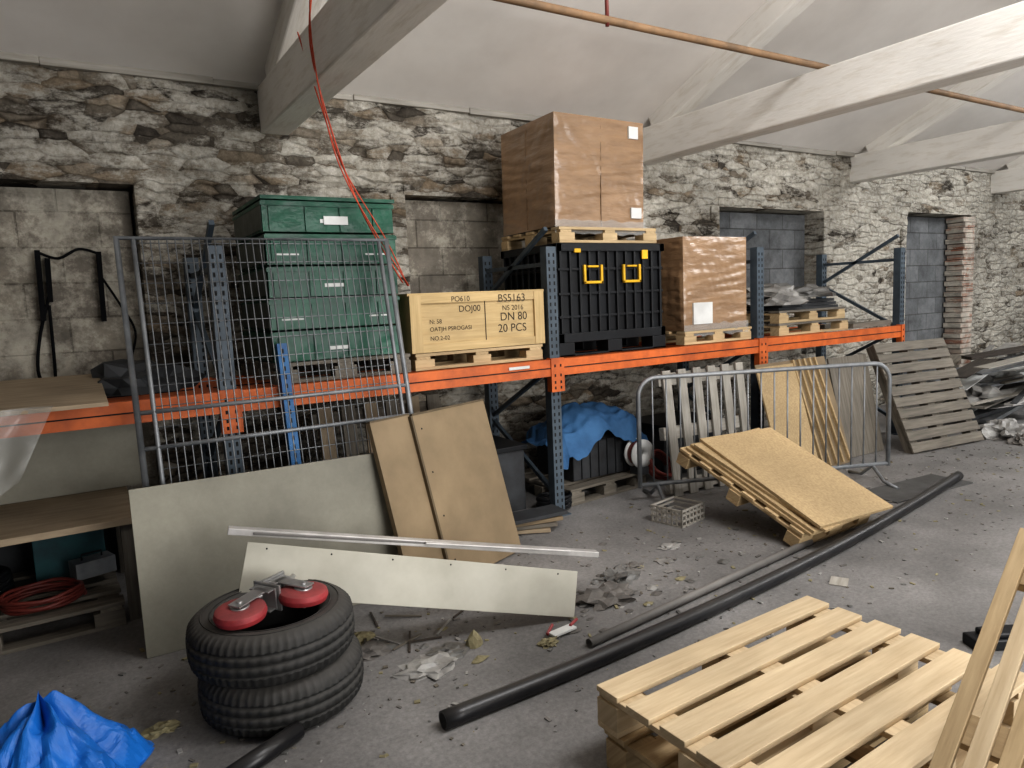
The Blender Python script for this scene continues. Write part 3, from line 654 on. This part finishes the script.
b=B('paper_sheet',rotz(-.3,(2.9,3.05,.004)));b.box((0,0,0),(.1,.07,.003),FILMG);b.done()
b=B('red_handled_trowel',rotz(.1,(1.86,2.66,.02)));b.box((0,0,0),(.14,.05,.012),WHITE);b.tube([(.05,0,.01),(.12,.03,.01)],.008,RED);b.tube([(-.08,.02,.0),(-.02,.05,.02)],.008,RED);b.done(.002)
b=B('floor_debris_scatter')
for i in range(1700):
    x=random.uniform(-.3,8);y=random.gauss(3.0,.6)
    if y>4.1 or y<1.9: y=random.uniform(1.95,4.0)
    s=random.choice([.003,.004,.005,.006,.008,.01,.012,.016]) 
    b.box((x,y,s*.25),(s*random.uniform(1,2.5),s,s*.4),random.choice([RAG,FILMD,STRAW,PALG,FILMG,RAG]),Euler((random.uniform(-.2,.2),random.uniform(-.2,.2),random.random()*6)).to_matrix().to_4x4())
for i in range(70):
    x=random.gauss(2.35,.3);y=random.gauss(2.98,.2);s=random.uniform(.006,.022)
    b.lump((x,y,0),(s*1.5,s,s*.5),random.choice([RAG,FILMD,RAG,FILMG]),i,3,.6,1)
b.done()
b=B('dust_clumps')
for i in range(30):
    x=random.uniform(.95,3.2);y=random.uniform(2.65,3.4);r=random.uniform(.010,.025)
    b.lump((x,y,0),(r*1.6,r,r*.4),random.choice([RAG,STRAW,FILMD]),i,3,.5,1)
b.done()
b=B('thin_sticks')
for i in range(12):
    x=random.uniform(.95,1.6);y=random.uniform(2.9,3.3);a=random.uniform(0,3);L=random.uniform(.08,.2)
    b.beam((x,y,.006),(x+L*math.cos(a),y+L*math.sin(a),.012),.01,.006,random.choice([PALG,DARKT,FILMG]))
b.done()
# ------------------------------------------------------------------ lights
w=bpy.data.worlds.new('w');bpy.context.scene.world=w;w.use_nodes=True;w.node_tree.nodes['Background'].inputs[0].default_value=(.88,.94,1,1);w.node_tree.nodes['Background'].inputs[1].default_value=.5
def area(n,loc,tgt,sx,sy,e,c=(1,1,1)):
    L=bpy.data.lights.new(n,'AREA');L.shape='RECTANGLE';L.size=sx;L.size_y=sy;L.energy=e;L.color=c
    o=bpy.data.objects.new(n,L);col.objects.link(o);o.location=loc;o.rotation_euler=(Vector(tgt)-Vector(loc)).to_track_quat('-Z','Y').to_euler()
area('front_fill',(4,-5,1.7),(4,4,2.4),5,3,400,(1,.985,.965))  # added fill lamp behind the camera, lifts the ceiling; no doorway there
area('right_wall_fill',(11.5,.2,4.6),(9.0,4.5,0.5),4,2,320,(.97,.985,1))  # added fill lamp brightening the right-hand wall; the roof has no opening
area('overhead_centre',(3.2,.3,4.6),(3.2,2.8,0),2.5,1.0,135,(.99,.99,1))  # area lamp hung below the closed ceiling, no roof opening modelled
# ------------------------------------------------------------------ camera
f=710;yaw=math.radians(31.6);p=math.radians(6.7);r=math.radians(2.5)
R=Vector((math.cos(yaw),-math.sin(yaw),0));Fh=Vector((math.sin(yaw),math.cos(yaw),0));U0=Vector((0,0,1))
F=Fh*math.cos(p)-U0*math.sin(p);U=U0*math.cos(p)+Fh*math.sin(p)
R2=R*math.cos(r)-U*math.sin(r);U2=U*math.cos(r)+R*math.sin(r)
cam=bpy.data.cameras.new('camera');cam.lens=f/1024*36;cam.sensor_width=36;cam.clip_start=.05
co=bpy.data.objects.new('camera',cam);col.objects.link(co)
Mc=Matrix((R2,U2,-F)).transposed().to_4x4();Mc.translation=(0,0,1.6);co.matrix_world=Mc
bpy.context.scene.camera=co
